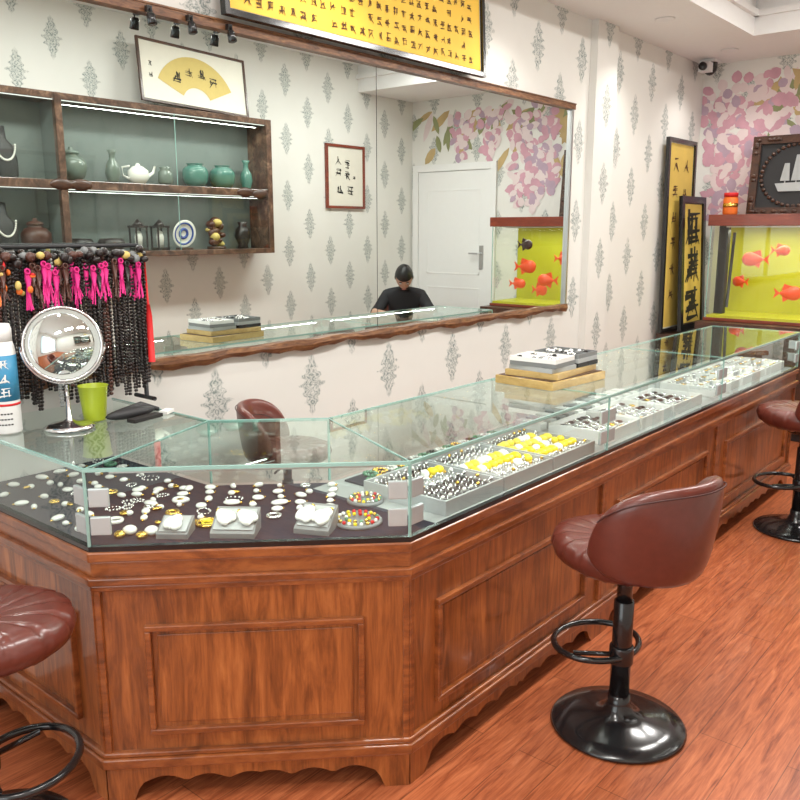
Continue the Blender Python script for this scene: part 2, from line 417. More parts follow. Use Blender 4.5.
for (p0,p1),ends in zip(segs,((0,1),(1,1),(1,1),(1,1),(1,1),(1,0))):
    X,L=frame(p0,p1)
    for e,xx in zip(ends,(.032,L-.032)):
        if e:
            for z in (ZG+.065,ZT-.078): b.box((xx-.026,-.010,z-.025),(xx+.026,.002,z+.025),'clip',X)
b.obj('glass_clips',counter,bevel=.003)
# LED lamp bars under the front top edge, lighting the goods
ledb=MB()
def ledbar(p0,p1,e):
    X,L=frame(p0,p1); ledb.box((.06,-.022,ZT-.016),(L-.06,-.008,ZT-.009),'steel',X)
    l=bpy.data.lights.new('case_lamp','AREA'); l.shape='RECTANGLE'; l.size=L-.14; l.size_y=.008; l.energy=e; l.color=(1,.98,.93)
    o=bpy.data.objects.new('case_lamp',l); COL.objects.link(o); o.parent=counter
    m=X@Vector((L/2,-.018,ZT-.0185)); ev=Vector(p1)-Vector(p0); o.location=m; o.rotation_euler=(rad(35),0,math.atan2(ev.y,ev.x))
ledbar((BX,BY),(1.62,1.325),.9); ledbar((1.62,1.325),(2.78,1.325),1.6); ledbar((2.78,1.325),(3.99,1.325),1.7); ledbar((3.99,1.325),(5.30,1.325),1.8)
ledb.obj('lamp_bars',counter)

# jewelry in chamfer + left leg
ZD=ZG+.0045
b=MB()
XC,LC=frame((BX,BY),(1.62,1.325))
def loc(X,s,d,z=ZD): return X@Vector((s,-d,z))
def white_piece(p,k=1):
    c=random.choice([0,1,2,3,0,1,4])
    a=U(0,6.28); T=Matrix.Translation(p)@Matrix.Rotation(a,4,'Z')
    if c==0: b.ell((0,0,.008),(.028*k,.017*k,.008),'shell',12,6,T); b.ell((.028*k,0,.006),(.006,.005,.004),'gold',6,4,T)
    elif c==1: b.ell((0,0,.007),(.02*k,.018*k,.007),'shell',12,6,T); b.torus((.024*k,0,.003),.005,.0015,'gold',8,4,T)
    elif c==2: b.torus((0,0,.005),.02*k,.006,random.choice(['silver','gold','shell','jade']),14,6,T)
    elif c==4:
        for q in range(12):
            t=q*math.pi*2/12; b.ell((.030*k*math.cos(t),.022*k*math.sin(t),.004),.0035,random.choice(['shell','silver']),6,4,T)
    else:
        b.ell((0,0,.006),(.02*k,.009*k,.006),'gold',8,5,T); b.ell((.012,.006,.006),(.012,.012,.008),'shell',8,5,T)
def ramp_stand(X,s,d,w=.085,h=.04,dep=.08,items=2):
    T=X@Matrix.Translation((s,-d,ZD))@Matrix.Rotation(U(-.35,.35),4,'Z')
    vs=[(-w/2,0,0),(w/2,0,0),(w/2,-dep,0),(-w/2,-dep,0),(-w/2,0,.014),(w/2,0,.014),(w/2,-dep,h),(-w/2,-dep,h)]
    b.add(vs,[(0,1,2,3),(0,4,5,1),(4,7,6,5),(1,5,6,2),(3,7,4,0),(3,2,6,7)],'mgrey',False,T)
    R0=T@Matrix.Translation((0,-dep*.5,.014+(h-.014)*.5+.0015))@Matrix.Rotation(-math.atan2(h-.014,dep),4,'X')
    b.box((-w/2+.006,-dep/2+.006,0),(w/2-.006,dep/2-.006,.002),'lgrey',R0)
    for i in range(items):
        x=-w/4+i*w/2 if items>1 else 0
        R2=R0@Matrix.Translation((x,U(-.006,.006),.004))@Matrix.Rotation(U(-.9,.9),4,'Z')
        for q,(ox,oy,rx,ry) in enumerate(((0,0,.019,.032),(.011,.012,.015,.022),(-.011,.010,.014,.024))): b.ell((ox,oy,.006+.001*q),(rx,ry,.011),'shell',12,6,R2)
        b.ell((0,-.030,.006),(.006,.006,.006),'gold',8,5,R2)
ramp_stand(XC,.20,.05,items=1); ramp_stand(XC,.36,.04,.12,.06,.09,items=2); ramp_stand(XC,.57,.05,.10,.06,.09,items=2)
for s,d in ((.06,.07),(.12,.06)): b.ell(loc(XC,s,d,ZD+.01),(.016,.016,.012),'gold',10,6); b.ell(loc(XC,s+.02,d+.03,ZD+.012),(.020,.020,.013),'shell',10,6)
b.torus(loc(XC,.28,.16,ZD+.004),.03,.006,'gold',18,6); b.torus(loc(XC,.28,.16,ZD+.004),.015,.004,'amber',14,6)
for i in range(8): b.ell(loc(XC,.14+.035*i,.175,ZD+.004),(.009,.012,.006),random.choice(['amber','gold','red','gold']),8,5)
pts=[]
for i in range(6):
    for j in range(9): pts.append((.02+j*.075+U(-.012,.012),.205+i*.056+U(-.01,.01)))
for s,d in pts: white_piece(loc(XC,s,d),U(.45,1.0))
for cs,cd_,rr in ((.70,.14,.066),(.73,.32,.052)):
    p=loc(XC,cs,cd_)
    b.lathe([(0,.004),(rr*.8,.004),(rr,.012),(rr+.004,.006),(rr+.004,0)],'mgrey',tuple(p),28)
    for q,r_ in ((20,.85),(12,.5)):
        for i in range(q):
            a=i*math.pi*2/q; b.ell((p.x+rr*r_*math.cos(a),p.y+rr*r_*math.sin(a),ZD+.013),(.006,.006,.006),random.choice(['amber','red','shell','gold','silver','jade']),6,4)
for i in range(10):
    for j in range(6):
        if R()<.85: white_piece(Vector((BX+.05+j*.082+U(-.01,.01),2.00+i*.064+j*.012+U(-.01,.01),ZD)),U(.45,.95))
b.obj('pendant_collection')

# main trays
def tray(b,x0,y0,x1,y1,z,h,outer,innerm):
    t=.008
    b.box((x0+t,y0+t,z),(x1-t,y1-t,z+h*.5),innerm)
    b.box((x0,y0,z),(x1,y0+t,z+h),outer); b.box((x0,y1-t,z),(x1,y1,z+h),outer); b.box((x0,y0+t,z),(x0+t,y1-t,z+h),outer); b.box((x1-t,y0+t,z),(x1,y1-t,z+h),outer)
b=MB()
for k,(x0,x1) in enumerate(((1.82,2.12),(2.13,2.43),(2.44,2.74))):
    ya,yb=1.355,1.675
    tray(b,x0,ya,x1,yb,ZD,.045,'lgrey','mgrey')
    nx,ny=8,6
    for i in range(nx):
        for j in range(ny):
            x=x0+.025+i*(x1-x0-.05)/(nx-1); y=ya+.030+j*(yb-ya-.06)/(ny-1); z=ZD+.0235
            b.box((x-.014,y-.020,z),(x+.014,y+.020,z+.003),'bdark' if (k==0 and j<3) or (j>4) else ('whitec' if (i+j)%2 else 'lgrey'))
            T=Matrix.Rotation(rad(70),4,'X')
            yel=(k>=1 and j in (2,3)) or (k==2 and j in (1,4)) or (k==1 and j==1 and i%2) or (k==0 and j==4 and i>4)
            if yel and R()<.88: b.ell((x+U(-.004,.004),y+U(-.004,.004),z+.012),(U(.013,.018),U(.016,.024),.014),'amber' if R()<.8 else 'shell',10,6)
            else:
                b.torus((x,y,z+.010),.011,.003,'silver',10,4,T); b.ell((x,y,z+.022),(.007,.007,.006),random.choice(['silver','silver','shell','silver','gold']),6,4)
b.obj('ring_tray')
b=MB()
b.box((1.88,1.69,ZD),(2.76,1.815,ZD+.006),'navy')
for i in range(17):
    for j in range(2):
        if R()<.95:
            x=1.92+i*.049; y=1.722+j*.058
            c=random.choice(['bdark','bbrown','jade','shell','gold','jade'])
            for q in range(11):
                a=q*math.pi/5.5; b.ell((x+.019*math.cos(a),y+.024*math.sin(a),ZD+.013),.0065,c,6,4)
b.obj('bracelet_collection')
b=MB()
for x0,x1 in ((2.86,3.17),(3.19,3.50),(3.52,3.86)):
    tray(b,x0,1.37,x1,1.62,ZD,.05,'whitec','mgrey')
    for i in range(8):
        for j in range(5):
            x=x0+.03+i*(x1-x0-.06)/7; y=1.37+.03+j*.048; z=ZD+.0255
            b.box((x-.013,y-.018,z),(x+.013,y+.018,z+.003),'lgrey' if (i+j)%2 else 'whitec')
            c=random.choice(['bdark','silver','gold','silver','bbrown','silver','silver'])
            b.torus((x,y,z+.008),.011,.004,c,10,5)
for i in range(12): b.box((2.9+i*.08,1.68,ZD),(2.95+i*.08,1.80,ZD+.03),random.choice(['lgrey','whitec','mgrey']))
b.obj('necklace_tray')
b=MB()
for x0,x1 in ((4.06,4.44),(4.47,4.85),(4.88,5.22)):
    tray(b,x0,1.38,x1,1.66,ZD,.045,'whitec','whitec')
    for i in range(8):
        for j in range(4):
            x=x0+.03+i*(x1-x0-.06)/7; y=1.41+j*.07
            b.lathe([(0,.03),(.010,.028),(.014,.0),(.014,0)],random.choice(['whitec','lgrey','shell']),(x,y,ZD+.022),8)
            b.torus((x,y,ZD+.045),.012,.003,random.choice(['silver','silver','gold']),8,4)
b.obj('earring_tray')

# stack on top of the counter
b=MB(); z=ZT+.0015
b.cbox((2.90,1.64,z+.016),(.38,.27,.032),'gold_wood',rad(-4)); b.cbox((2.91,1.645,z+.046),(.34,.23,.024),'gold_wood',rad(2))
b.cbox((2.90,1.64,z+.0335),(.36,.25,.003),'dark_wood',rad(-4))
b.obj('wooden_gift_box',bevel=.003)
b=MB(); z=ZT+.0015+.0585
def jtray(cx,cy,rz,w,d,z,mat):
    X=Matrix.Translation((cx,cy,z))@Matrix.Rotation(rz,4,'Z'); b2=b
    b2.box((-w/2,-d/2,0),(w/2,d/2,.005),mat,X)
    for q in ((-w/2,-d/2,w/2,-d/2+.005),(-w/2,d/2-.005,w/2,d/2),(-w/2,-d/2+.005,-w/2+.005,d/2-.005),(w/2-.005,-d/2+.005,w/2,d/2-.005),(-.0025,-d/2,.0025,d/2)):
        b2.box((q[0],q[1],.005),(q[2],q[3],.017),mat,X)
    for i in range(24):
        p=(U(-w/2+.02,w/2-.02),U(-d/2+.02,d/2-.02),.012)
        b2.ell(p,(.013,.009,.008),random.choice(['silver','shell','silver','ink','mgrey']),8,5,X)
for q,(m1,m2) in enumerate((('lgrey','black'),('mgrey','lgrey'),('whitec','mgrey'))):
    jtray(2.83+U(-.005,.005),1.64,U(-.1,.15),.17-.005*q,.20,z+.0175*q,m1); jtray(3.01+U(-.005,.005),1.64,U(-.2,.1),.16,.21-.005*q,z+.0175*q,m2)
b.obj('jewelry_sorting_tray')

# ------------------------------------------------------------------ wall mirror
mir=empty('wall_mirror'); mx0,mx1,mz0,mz1=.55,4.87,1.075,2.295; my=W-.012
b=MB()
for a,c in ((mx0,3.03),(3.034,mx1)):
    b.add([(a,my,mz0),(c,my,mz0),(c,my,mz1),(a,my,mz1)],[(0,1,2,3)],'mirror')
b.obj('mirror_glass',mir)
b=MB(); b.box((mx0,my+.002,mz0),(mx1,W-.001,mz1),'blackm'); b.obj('backing',mir)
b=MB()
b.box((mx0-.04,W-.035,mz1),(mx1+.03,W-.001,mz1+.030),'bark'); b.box((mx0-.04,W-.04,mz1+.030),(mx1+.03,W-.001,mz1+.036),'bark')
b.box((mx1,W-.03,mz0),(mx1+.018,W-.001,mz1),'steel'); b.box((mx0-.03,W-.03,mz0),(mx0,W-.001,mz1),'bark')
n=90; vs=[];fs=[]
for i in range(n+1):
    x=mx0-.03+(mx1-mx0+.06)*i/n
    zz=mz0-.040-.008*math.sin(i*.5)-.005*math.sin(i*1.7); yy=W-.040-.006*math.sin(i*.9)
    vs+=[(x,W-.001,mz0),(x,yy+.005,mz0+.003*math.sin(i)),(x,yy,(mz0+zz)/2),(x,yy+.01,zz),(x,W-.001,zz)]
for i in range(n):
    for k in range(4): o=i*5+k; fs.append((o,o+1,o+6,o+5))
fs+=[(0,1,2,3,4),tuple(n*5+k for k in (4,3,2,1,0))]
b.add(vs,fs,'bark')
b.obj('mirror_frame',mir)
for i,x in enumerate((1.80,1.97,2.15)):
    e=empty('spot_light',(x,W-.055,mz1+.01)); e.scale=(.8,.8,.8); b=MB()
    b.box((-.012,-.004,-.012),(.012,.019,.012),'black'); b.tube([(0,.0,0),(0,-.008,0),(0,-.010,-.03)],.004,'black')
    T=Matrix.Translation((0,-.012,-.048))@Matrix.Rotation(rad(-15),4,'X')
    b.lathe([(0,.03),(.014,.03),(.019,.02),(.021,-.02),(.017,-.022)],'black',(0,0,0),18,T); b.lathe([(0,-.020),(.016,-.021)],'led',(0,0,0),16,T)
    b.obj('lamp_head',e)

# ------------------------------------------------------------------ calligraphy helper
def glyph(b,T,cx,cy,s,mat='ink'):
    k=random.randint(5,9)
    for i in range(k):
        t=R(); w=s*U(.06,.14)
        if t<.4: x0,x1=-s*U(.25,.45),s*U(.25,.45); y0=U(-.42,.42)*s; y1=y0+s*.06
        elif t<.75: x0=U(-.3,.3)*s; x1=x0+U(-.03,.03)*s; y0,y1=s*U(.2,.45),-s*U(.2,.45)
        else: x0,y0=U(-.1,.1)*s,U(0,.2)*s; x1,y1=random.choice([-1,1])*s*.42,-s*.42
        d=Vector((x1-x0,y1-y0)); n=Vector((-d.y,d.x)).normalized()*w/2
        z=.0002*i
        b.poly([(cx+x0-n.x,cy+y0-n.y,z),(cx+x1-n.x*.4,cy+y1-n.y*.4,z),(cx+x1+n.x*.4,cy+y1+n.y*.4,z),(cx+x0+n.x*1.2,cy+y0+n.y*1.2,z)],mat,T)
def wallT(x,y,z,face,tilt=0):
    if face=='-y': Mx=Matrix(((1,0,0,x),(0,0,-1,y),(0,1,0,z),(0,0,0,1)))
    elif face=='+y': Mx=Matrix(((-1,0,0,x),(0,0,1,y),(0,1,0,z),(0,0,0,1)))
    elif face=='-x': Mx=Matrix(((0,0,-1,x),(-1,0,0,y),(0,1,0,z),(0,0,0,1)))
    return Mx@Matrix.Rotation(tilt,4,'X')
def picframe(b,T,w,h,fw,mat,field,d=.025,mat2=None):
    for q in ((-w/2,-h/2,w/2,-h/2+fw),(-w/2,h/2-fw,w/2,h/2),(-w/2,-h/2+fw,-w/2+fw,h/2-fw),(w/2-fw,-h/2+fw,w/2,h/2-fw)):
        b.box((q[0],q[1],0),(q[2],q[3],d),mat,T)
    if mat2:
        g=fw+.008
        b.box((-w/2+fw,-h/2+fw,0),(w/2-fw,h/2-fw,d*.42),mat2,T); b.box((-w/2+g,-h/2+g,0),(w/2-g,h/2-g,d*.5),field,T)
    else: b.box((-w/2+fw,-h/2+fw,0),(w/2-fw,h/2-fw,d*.5),field,T)
# banner
b=MB(); w,h=1.71,.46; T=wallT((2.13+3.79)/2,W-.050,2.568,'-y',rad(-3)); picframe(b,T,w,h,.022,'black','yellow',.03,'paper')
T2=T@Matrix.Translation((0,0,.0165))
for i in range(26):
    for j in range(6):
        if R()<.93: glyph(b,T2,-w/2+.12+i*(w-.24)/25+U(-.004,.004),h/2-.07-j*.064+U(-.004,.004),.042,'ink2')
b.obj('calligraphy_banner')
b=MB(); T=wallT(6.04,YO+.002,2.06,'+y'); picframe(b,T,.54,.60,.025,'redwood','paper')
T2=T@Matrix.Translation((0,0,.014))
for x,y,s in ((.10,.15,.09),(.10,.04,.09),(-.02,.12,.09),(-.02,.01,.09),(-.12,.0,.05),(.08,-.12,.10),(-.06,-.13,.10)): glyph(b,T2,x,y,s)
b.obj('framed_calligraphy')
b=MB(); T=wallT(6.62,W-.045,1.50,'-y',rad(-1)); picframe(b,T,.56,1.50,.03,'black','scroll',.03,'paper')
T2=T@Matrix.Translation((0,0,.0165))
for j in range(6):
    for i in range(2): glyph(b,T2,-.10+i*.2,.55-j*.2,.11,'ink2')
b.obj('framed_scroll')
b=MB(); T=wallT(6.74,W-.13,1.285,'-y',rad(-3)); picframe(b,T,.5,1.06,.05,'black','scroll',.03,'dark_wood')
T2=T@Matrix.Translation((0,0,.0165))
for j in range(3): glyph(b,T2,0,.30-j*.30,.34); glyph(b,T2,.02,.28-j*.30,.30)
b.obj('framed_inscription')

# ------------------------------------------------------------------ display shelf on front wall (seen in mirror)
sh=empty('wall_display_shelf'); yf=-.14; x0,xd,x1=1.9,3.0,4.88; z0,zm,z1=1.36,1.86,2.46
b=MB()
b.box((x0,YO+.001,z0),(x1,YO+.012,z1),'shelfback')
for z,t in ((z0,.04),(zm-.03,.06),(z1-.045,.045)): b.box((x0,YO+.012,z),(x1,yf,z+t),'burl')
b.box((x0,YO+.012,z0),(x0+.05,yf+.004,z1),'burl'); b.box((x1-.055,YO+.012,z0),(x1,yf+.004,z1),'burl')
b.box((xd-.03,yf-.04,z0),(xd+.02,yf+.004,z1),'burl'); b.box((xd-.01,YO+.012,z0),(xd,yf-.04,z1),'shelfback')
for x,z in ((x1-.14,zm-.01),(x1-.30,zm),(xd+.12,zm),(xd-.02,zm)): b.ell((x,yf,z),(.09,.018,.04),'dark_wood',12,7)
b.obj('shelf_frame',sh,bevel=.004)
b=MB()
b.box((x0+.05,yf-.03,z1-.049),(x1-.05,yf-.022,z1-.045),'led'); b.box((x0+.05,yf-.03,zm-.034),(x1-.05,yf-.022,zm-.03),'led')
b.obj('shelf_led',sh)
b=MB()
for xa,xb in ((x0+.05,xd-.03),(xd+.02,x1-.055)):
    for za,zb in ((z0+.04,zm-.03),(zm+.03,z1-.045)):
        xm=(xa+xb)/2
        b.add([(xa,yf-.006,za),(xb,yf-.006,za),(xb,yf-.006,zb),(xa,yf-.006,zb)],[(0,1,2,3)],'tglass')
        b.box((xm-.002,yf-.008,za),(xm+.002,yf-.004,zb),'edge')
b.obj('glass_doors',sh)
r1,r2=zm+.0305,z0+.0405; ys=-.268
def vase(name,x,z,prof,mat,extra=None,n=24):
    b=MB(); b.lathe(prof,mat,(0,0,0),n)
    if extra: extra(b)
    return b.obj(name,loc=(x,ys,z))
jar=[(0,0),(.05,0),(.085,.03),(.103,.08),(.10,.13),(.07,.165),(.05,.17),(.05,.185),(.06,.19),(.05,.205),(.015,.215),(.015,.23),(0,.235)]
tall=[(0,0),(.035,0),(.04,.02),(.055,.07),(.045,.13),(.022,.17),(.022,.21),(.035,.235),(.03,.235),(.015,.21)]
bowl=[(0,0),(.035,0),(.04,.012),(.08,.05),(.095,.085),(.088,.085),(.07,.05),(.0,.02)]
squat=[(0,0),(.065,0),(.095,.04),(.104,.09),(.10,.13),(.08,.155),(.06,.16),(.06,.175),(.07,.18),(.063,.18),(.055,.16)]
burner=[(0,0),(.06,.0),(.10,.03),(.103,.06),(.08,.09),(0,.095)]
def pot(b):
    b.tube([(.08,0,.06),(.13,0,.09),(.15,0,.14)],[.016,.012,.009],'shell'); b.tube([(-.08,0,.04),(-.13,0,.06),(-.13,0,.12),(-.07,0,.13)],.008,'shell')
vase('ceramic_ginger_jar',3.13,r1,jar,'gpot'); vase('bottle_vase',3.45,r1,tall,'gpot')
vase('ceramic_teapot',3.66,r1,[(0,0),(.045,0),(.08,.045),(.076,.10),(.038,.13),(.02,.135),(.014,.15),(0,.155)],'shell',pot)
vase('ceramic_bowl',3.90,r1,[(0,0),(.04,0),(.06,.03),(.055,.1),(.035,.12),(.05,.14),(.04,.14),(.02,.11)],'gpot')
vase('celadon_pot',4.18,r1,squat,'celadon'); vase('celadon_pot',4.45,r1,squat,'celadon'); vase('celadon_vase',4.70,r1,tall,'celadon')
vase('dark_incense_burner',3.15,r2,burner,'bdark'); vase('dark_incense_burner',3.40,r2,burner,'bdark')
def lantern(x,mat,nm):
    b=MB()
    b.box((-.05,-.05,0),(.05,.05,.02),mat); b.box((-.055,-.055,.17),(.055,.055,.185),mat)
    for sx in (-1,1):
        for sy in (-1,1): b.box((sx*.045-.005,sy*.045-.005,.02),(sx*.045+.005,sy*.045+.005,.17),mat)
    b.lathe([(.055,.185),(.03,.21),(.01,.23),(0,.235)],mat,(0,0,0),4); b.lathe([(0,.02),(.025,.02),(.03,.1),(.02,.14),(0,.15)],'shell',(0,0,0),14)
    b.obj(nm,loc=(x,ys,r2))
lantern(3.63,'bdark','wooden_lantern'); lantern(3.82,'bdark','wooden_lantern')
b=MB(); T=Matrix.Translation((0,0,.125))@Matrix.Rotation(rad(80),4,'X')
b.lathe([(0,.0),(.06,.0),(.105,-.015),(.11,-.012),(.06,.008),(0,.008)],'shell',(0,0,0),32,T); b.torus((0,0,.125),.085,.012,'blue',28,6,Matrix.Rotation(rad(80),4,'X')); b.torus((0,0,.125),.035,.012,'blue',20,6,Matrix.Rotation(rad(80),4,'X'))
b.box((-.05,-.04,0),(.05,.05,.015),'dark_wood'); b.obj('blue_and_white_plate',loc=(4.04,ys,r2))
b=MB()
for i in range(14): b.ell((U(-.06,.06),U(-.04,.04),.04+.2*i/14),(U(.03,.055),U(.03,.05),U(.02,.04)),'bbrown' if i%4 else 'goldpaper',10,6)
b.lathe([(0,0),(.08,0),(.075,.02),(0,.02)],'dark_wood'); b.obj('carved_root_figurine',loc=(4.36,ys,r2))
vase('bronze_vase',4.64,r2,[(0,0),(.05,0),(.04,.03),(.07,.10),(.06,.16),(.03,.19),(.045,.22),(.035,.22),(.02,.19)],'bdark')
def bust(x,z):
    b=MB(); b.lathe([(0,0),(.09,0),(.10,.02),(.10,.12),(.085,.2),(.04,.25),(.035,.33),(0,.335)],'blackm',(0,0,0),20,None,lambda a,r,z:(r*(.75+.25*abs(math.cos(a))),z))
    for i in range(22):
        a=math.pi*(.05+.9*i/21); b.ell((.07*math.cos(a),.060+.02*math.sin(a),.23-.12*math.sin(a)),.008,'shell',6,4)
    b.obj('necklace_bust',loc=(x,ys,z))
bust(2.64,r1); bust(2.60,r2)
vase('bronze_censer',2.83,r2,jar,'bbrown'); vase('ceramic_ginger_jar',2.25,r1,jar,'celadon'); vase('ceramic_bowl',2.25,r2,bowl,'gpot')
# fan painting
b=MB(); T=wallT(4.18,-.22,2.70,'+y',rad(-8))@Matrix.Rotation(rad(2),4,'Z')
picframe(b,T,1.0,.46,.018,'dark_wood','paper',.02)
n=24; vs=[];fs=[]
for i in range(n+1):
    a=rad(25+130*i/n)
    for r in (.13,.36): vs.append((r*math.cos(a)*1.05,-.20+r*math.sin(a),.0125))
for i in range(n): fs.append((2*i,2*i+2,2*i+3,2*i+1))
b.add(vs,fs,'goldpaper',False,T)
for i in range(4):
    a=rad(130-27*i); glyph(b,T@Matrix.Translation((0,0,.014)),.26*math.cos(a),-.20+.25*math.sin(a),.09)
for i in range(2): glyph(b,T@Matrix.Translation((0,0,.0112)),.40,.05-i*.08,.04)
b.obj('fan_calligraphy_picture')

# ------------------------------------------------------------------ stools
def stool(loc,rz,dz=0.0,sc=1.0):
    e=empty('bar_stool',loc,rz); e.scale=(sc,sc,sc)
    b=MB()
    b.lathe([(0,0),(.205,0),(.212,.006),(.205,.014),(.15,.024),(.085,.036),(.048,.055),(.036,.085),(.034,.11)],'black',n=48)
    b.lathe([(.031,.10),(.031,.40+dz),(.026,.405+dz)],'black',n=20); b.lathe([(.024,.40+dz),(.024,.505+dz)],'black',n=16)
    b.obj('pedestal_base',e)
    b=MB()
    pts=[(.145*math.sin(a),.105-.125*math.cos(a),.245) for a in [i*2*math.pi/40 for i in range(40)]]
    b.tube(pts,.0105,'black',8,True); b.lathe([(.036,.215),(.038,.22),(.038,.27),(.036,.275)],'black',n=18)
    b.tube([(-.03,.02,.245),(-.12,.09,.245)],.008,'black'); b.tube([(.03,.02,.245),(.12,.09,.245)],.008,'black')
    b.tube([(.02,0,.495+dz),(.12,-.02,.495+dz),(.17,-.03,.49+dz)],.006,'black')
    b.lathe([(.0,.487+dz),(.09,.487+dz),(.1,.505+dz),(.12,.512+dz)],'black',n=20)
    b.obj('footrest',e)
    b=MB()
    def fr(a,r,z):
        g=abs(math.sin(a*8))
        d=.006*(1-min(1,g*3)) if r>.03 else 0
        return (r*(1-.025*(1-min(1,g*3)))*(1+.16*max(0,math.sin(a))**2),z-d)
    b.lathe([(0,.508+dz),(.12,.508+dz),(.165,.518+dz),(.195,.540+dz),(.205,.570+dz),(.197,.600+dz),(.165,.615+dz),(.11,.612+dz),(.05,.603+dz),(0,.601+dz)],'leather',(0,.01,0),128,None,fr)
    b.obj('seat',e)
    b=MB(); nphi=60; ns=20; vs=[]; fs=[]
    ph0=rad(84)
    def top_(u): return .675+.165*max(0,1-u**3.0)**.8+dz
    def rad_(z,u): return .199+.13*(z-dz-.55)*(.45+.55*(1-u*u))
    for i in range(nphi+1):
        p=-ph0+2*ph0*i/nphi; u=abs(p)/ph0
        end=math.sqrt(max(0,1-u**10))
        bot=.530+.035*u*u+dz; top=top_(u)
        zc=(bot+top)/2; hh=(top-bot)/2*max(.2,end); th=.030*max(.3,end)
        for k in range(ns):
            t=2*math.pi*k/ns; ct,st=math.cos(t),math.sin(t)
            dzv=hh*math.copysign(abs(st)**.6,st); dr=th*math.copysign(abs(ct)**.7,ct)
            z=zc+dzv; r=rad_(z,u)+dr
            vs.append((r*math.sin(p),-.008-r*math.cos(p),z))
    for i in range(nphi):
        for k in range(ns): fs.append((i*ns+k,(i+1)*ns+k,(i+1)*ns+(k+1)%ns,i*ns+(k+1)%ns))
    fs.append(list(range(ns))); fs.append([nphi*ns+k for k in range(ns)][::-1])
    b.add(vs,fs,'leather',True)
    for off in (.020,.085):
        pts=[]
        for i in range(4,nphi-3):
            p=-ph0+2*ph0*i/nphi; u=abs(p)/ph0
            z=top_(u)-off; r=rad_(z,u)+(.0275 if off<.05 else -.0295)
            pts.append((r*math.sin(p),-.008-r*math.cos(p),z))
        b.tube(pts,.0025,'stitch',6)
    b.obj('backrest',e)
    return e
stool((2.275,1.0,0),rad(-16),.025); stool((4.52,1.06,0),rad(-10),.045); stool((.745,1.99,0),rad(222),.03); stool((2.13,2.37,0),rad(215),.40,.72)

# ------------------------------------------------------------------ tank
b=MB(); b.box((6.47,.93,.06),(7.07,2.40,.85),'dark_wood'); b.box((6.40,2.401,.06),(7.07,2.68,.74),'dark_wood'); b.box((6.5,.95,0),(7.05,2.64,.06),'blackm')
for i in range(3):
    y=.96+i*.48; b.box((6.462,y,.12),(6.47,y+.46,.80),'dark_wood'); b.ell((6.455,y+.40,.5),.012,'chrome',10,6)
b.obj('aquarium_cabinet',bevel=.004)
tk=empty('fish_tank'); tx0,tx1,ty0,ty1,tz0,tz1=6.60,7.05,.97,2.37,.851,1.585
b=MB()
for q in ([(tx0,ty0),(tx0,ty1)],[(tx0,ty1),(tx1,ty1)],[(tx0,ty0),(tx1,ty0)]):
    (a,c),(d,e_)=q; b.add([(a,c,tz0+.02),(d,e_,tz0+.02),(d,e_,tz1),(a,c,tz1)],[(0,1,2,3)],'tglass')
b.obj('tank_walls',tk)
b=MB(); b.box((tx1-.02,ty0+.01,tz0+.02),(tx1-.01,ty1-.01,tz1),'backdrop_glow'); b.box((tx0+.005,ty0+.01,tz0),(tx1-.021,ty1-.01,tz0+.045),'backdrop_glow')
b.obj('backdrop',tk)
b=MB(); b.box((tx0-.02,ty0-.02,tz1),(tx1+.01,ty1+.02,tz1+.085),'redwood'); b.box((tx0-.012,ty0-.012,tz0-.0),(tx1,ty1+.012,tz0+.025),'redwood')
for y in (ty0,ty1): b.box((tx0-.003,y-.004,tz0+.02),(tx0+.004,y+.004,tz1),'edge')
b.obj('tank_hood',tk,bevel=.004)
b=MB(); b.box((tx0+.10,ty1-.10,tz0+.05),(tx0+.16,ty1-.03,tz1),'blackm'); b.tube([(tx0+.13,ty1-.12,tz0+.1),(tx0+.13,ty1-.14,tz1-.05)],.012,'blackm'); b.box((tx0+.05,ty0+.1,tz1-.012),(tx0+.10,ty1-.1,tz1-.002),'whitec'); b.obj('filter_and_lamp',tk)
def fish(loc,rz,L,mat):
    b=MB(); k=14;n=12;vs=[];fs=[]
    for i in range(k+1):
        t=i/k; prof=math.sin(math.pi*min(1,t**.75))**.8*(1-.15*t)+.08*(t>0)
        for j in range(n):
            a=2*math.pi*j/n; vs.append((L*(.5-t*.85),.13*L*prof*math.cos(a),.28*L*prof*math.sin(a)))
    for i in range(k):
        for j in range(n): fs.append((i*n+j,i*n+(j+1)%n,(i+1)*n+(j+1)%n,(i+1)*n+j))
    fs.append(list(range(n))); b.add(vs,fs,mat,True)
    for pts in ([(-.32,0),(-.58,.22),(-.5,0),(-.58,-.22)],[(.18,.25),(-.2,.38),(-.28,.12),(0,.18)],[(.0,-.23),(-.2,-.36),(-.25,-.10)]):
        b.prism([(x*L,z*L) for x,z in pts],-.004,.004,mat,Matrix.Rotation(rad(90),4,'X'))
    b.ell((.36*L,.07*L,.04*L),.02*L+.002,'ink',8,5); b.ell((.36*L,-.07*L,.04*L),.02*L+.002,'ink',8,5)
    b.obj('parrot_fish',loc=loc,rz=rz)
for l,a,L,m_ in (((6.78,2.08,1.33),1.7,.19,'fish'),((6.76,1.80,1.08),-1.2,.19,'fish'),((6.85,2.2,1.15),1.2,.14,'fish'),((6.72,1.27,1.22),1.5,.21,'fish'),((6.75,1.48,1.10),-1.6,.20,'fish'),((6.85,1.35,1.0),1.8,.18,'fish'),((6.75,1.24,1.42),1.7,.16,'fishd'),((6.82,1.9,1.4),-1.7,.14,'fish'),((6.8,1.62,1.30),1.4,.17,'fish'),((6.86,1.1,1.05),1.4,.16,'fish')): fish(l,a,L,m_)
zt=tz1+.0855
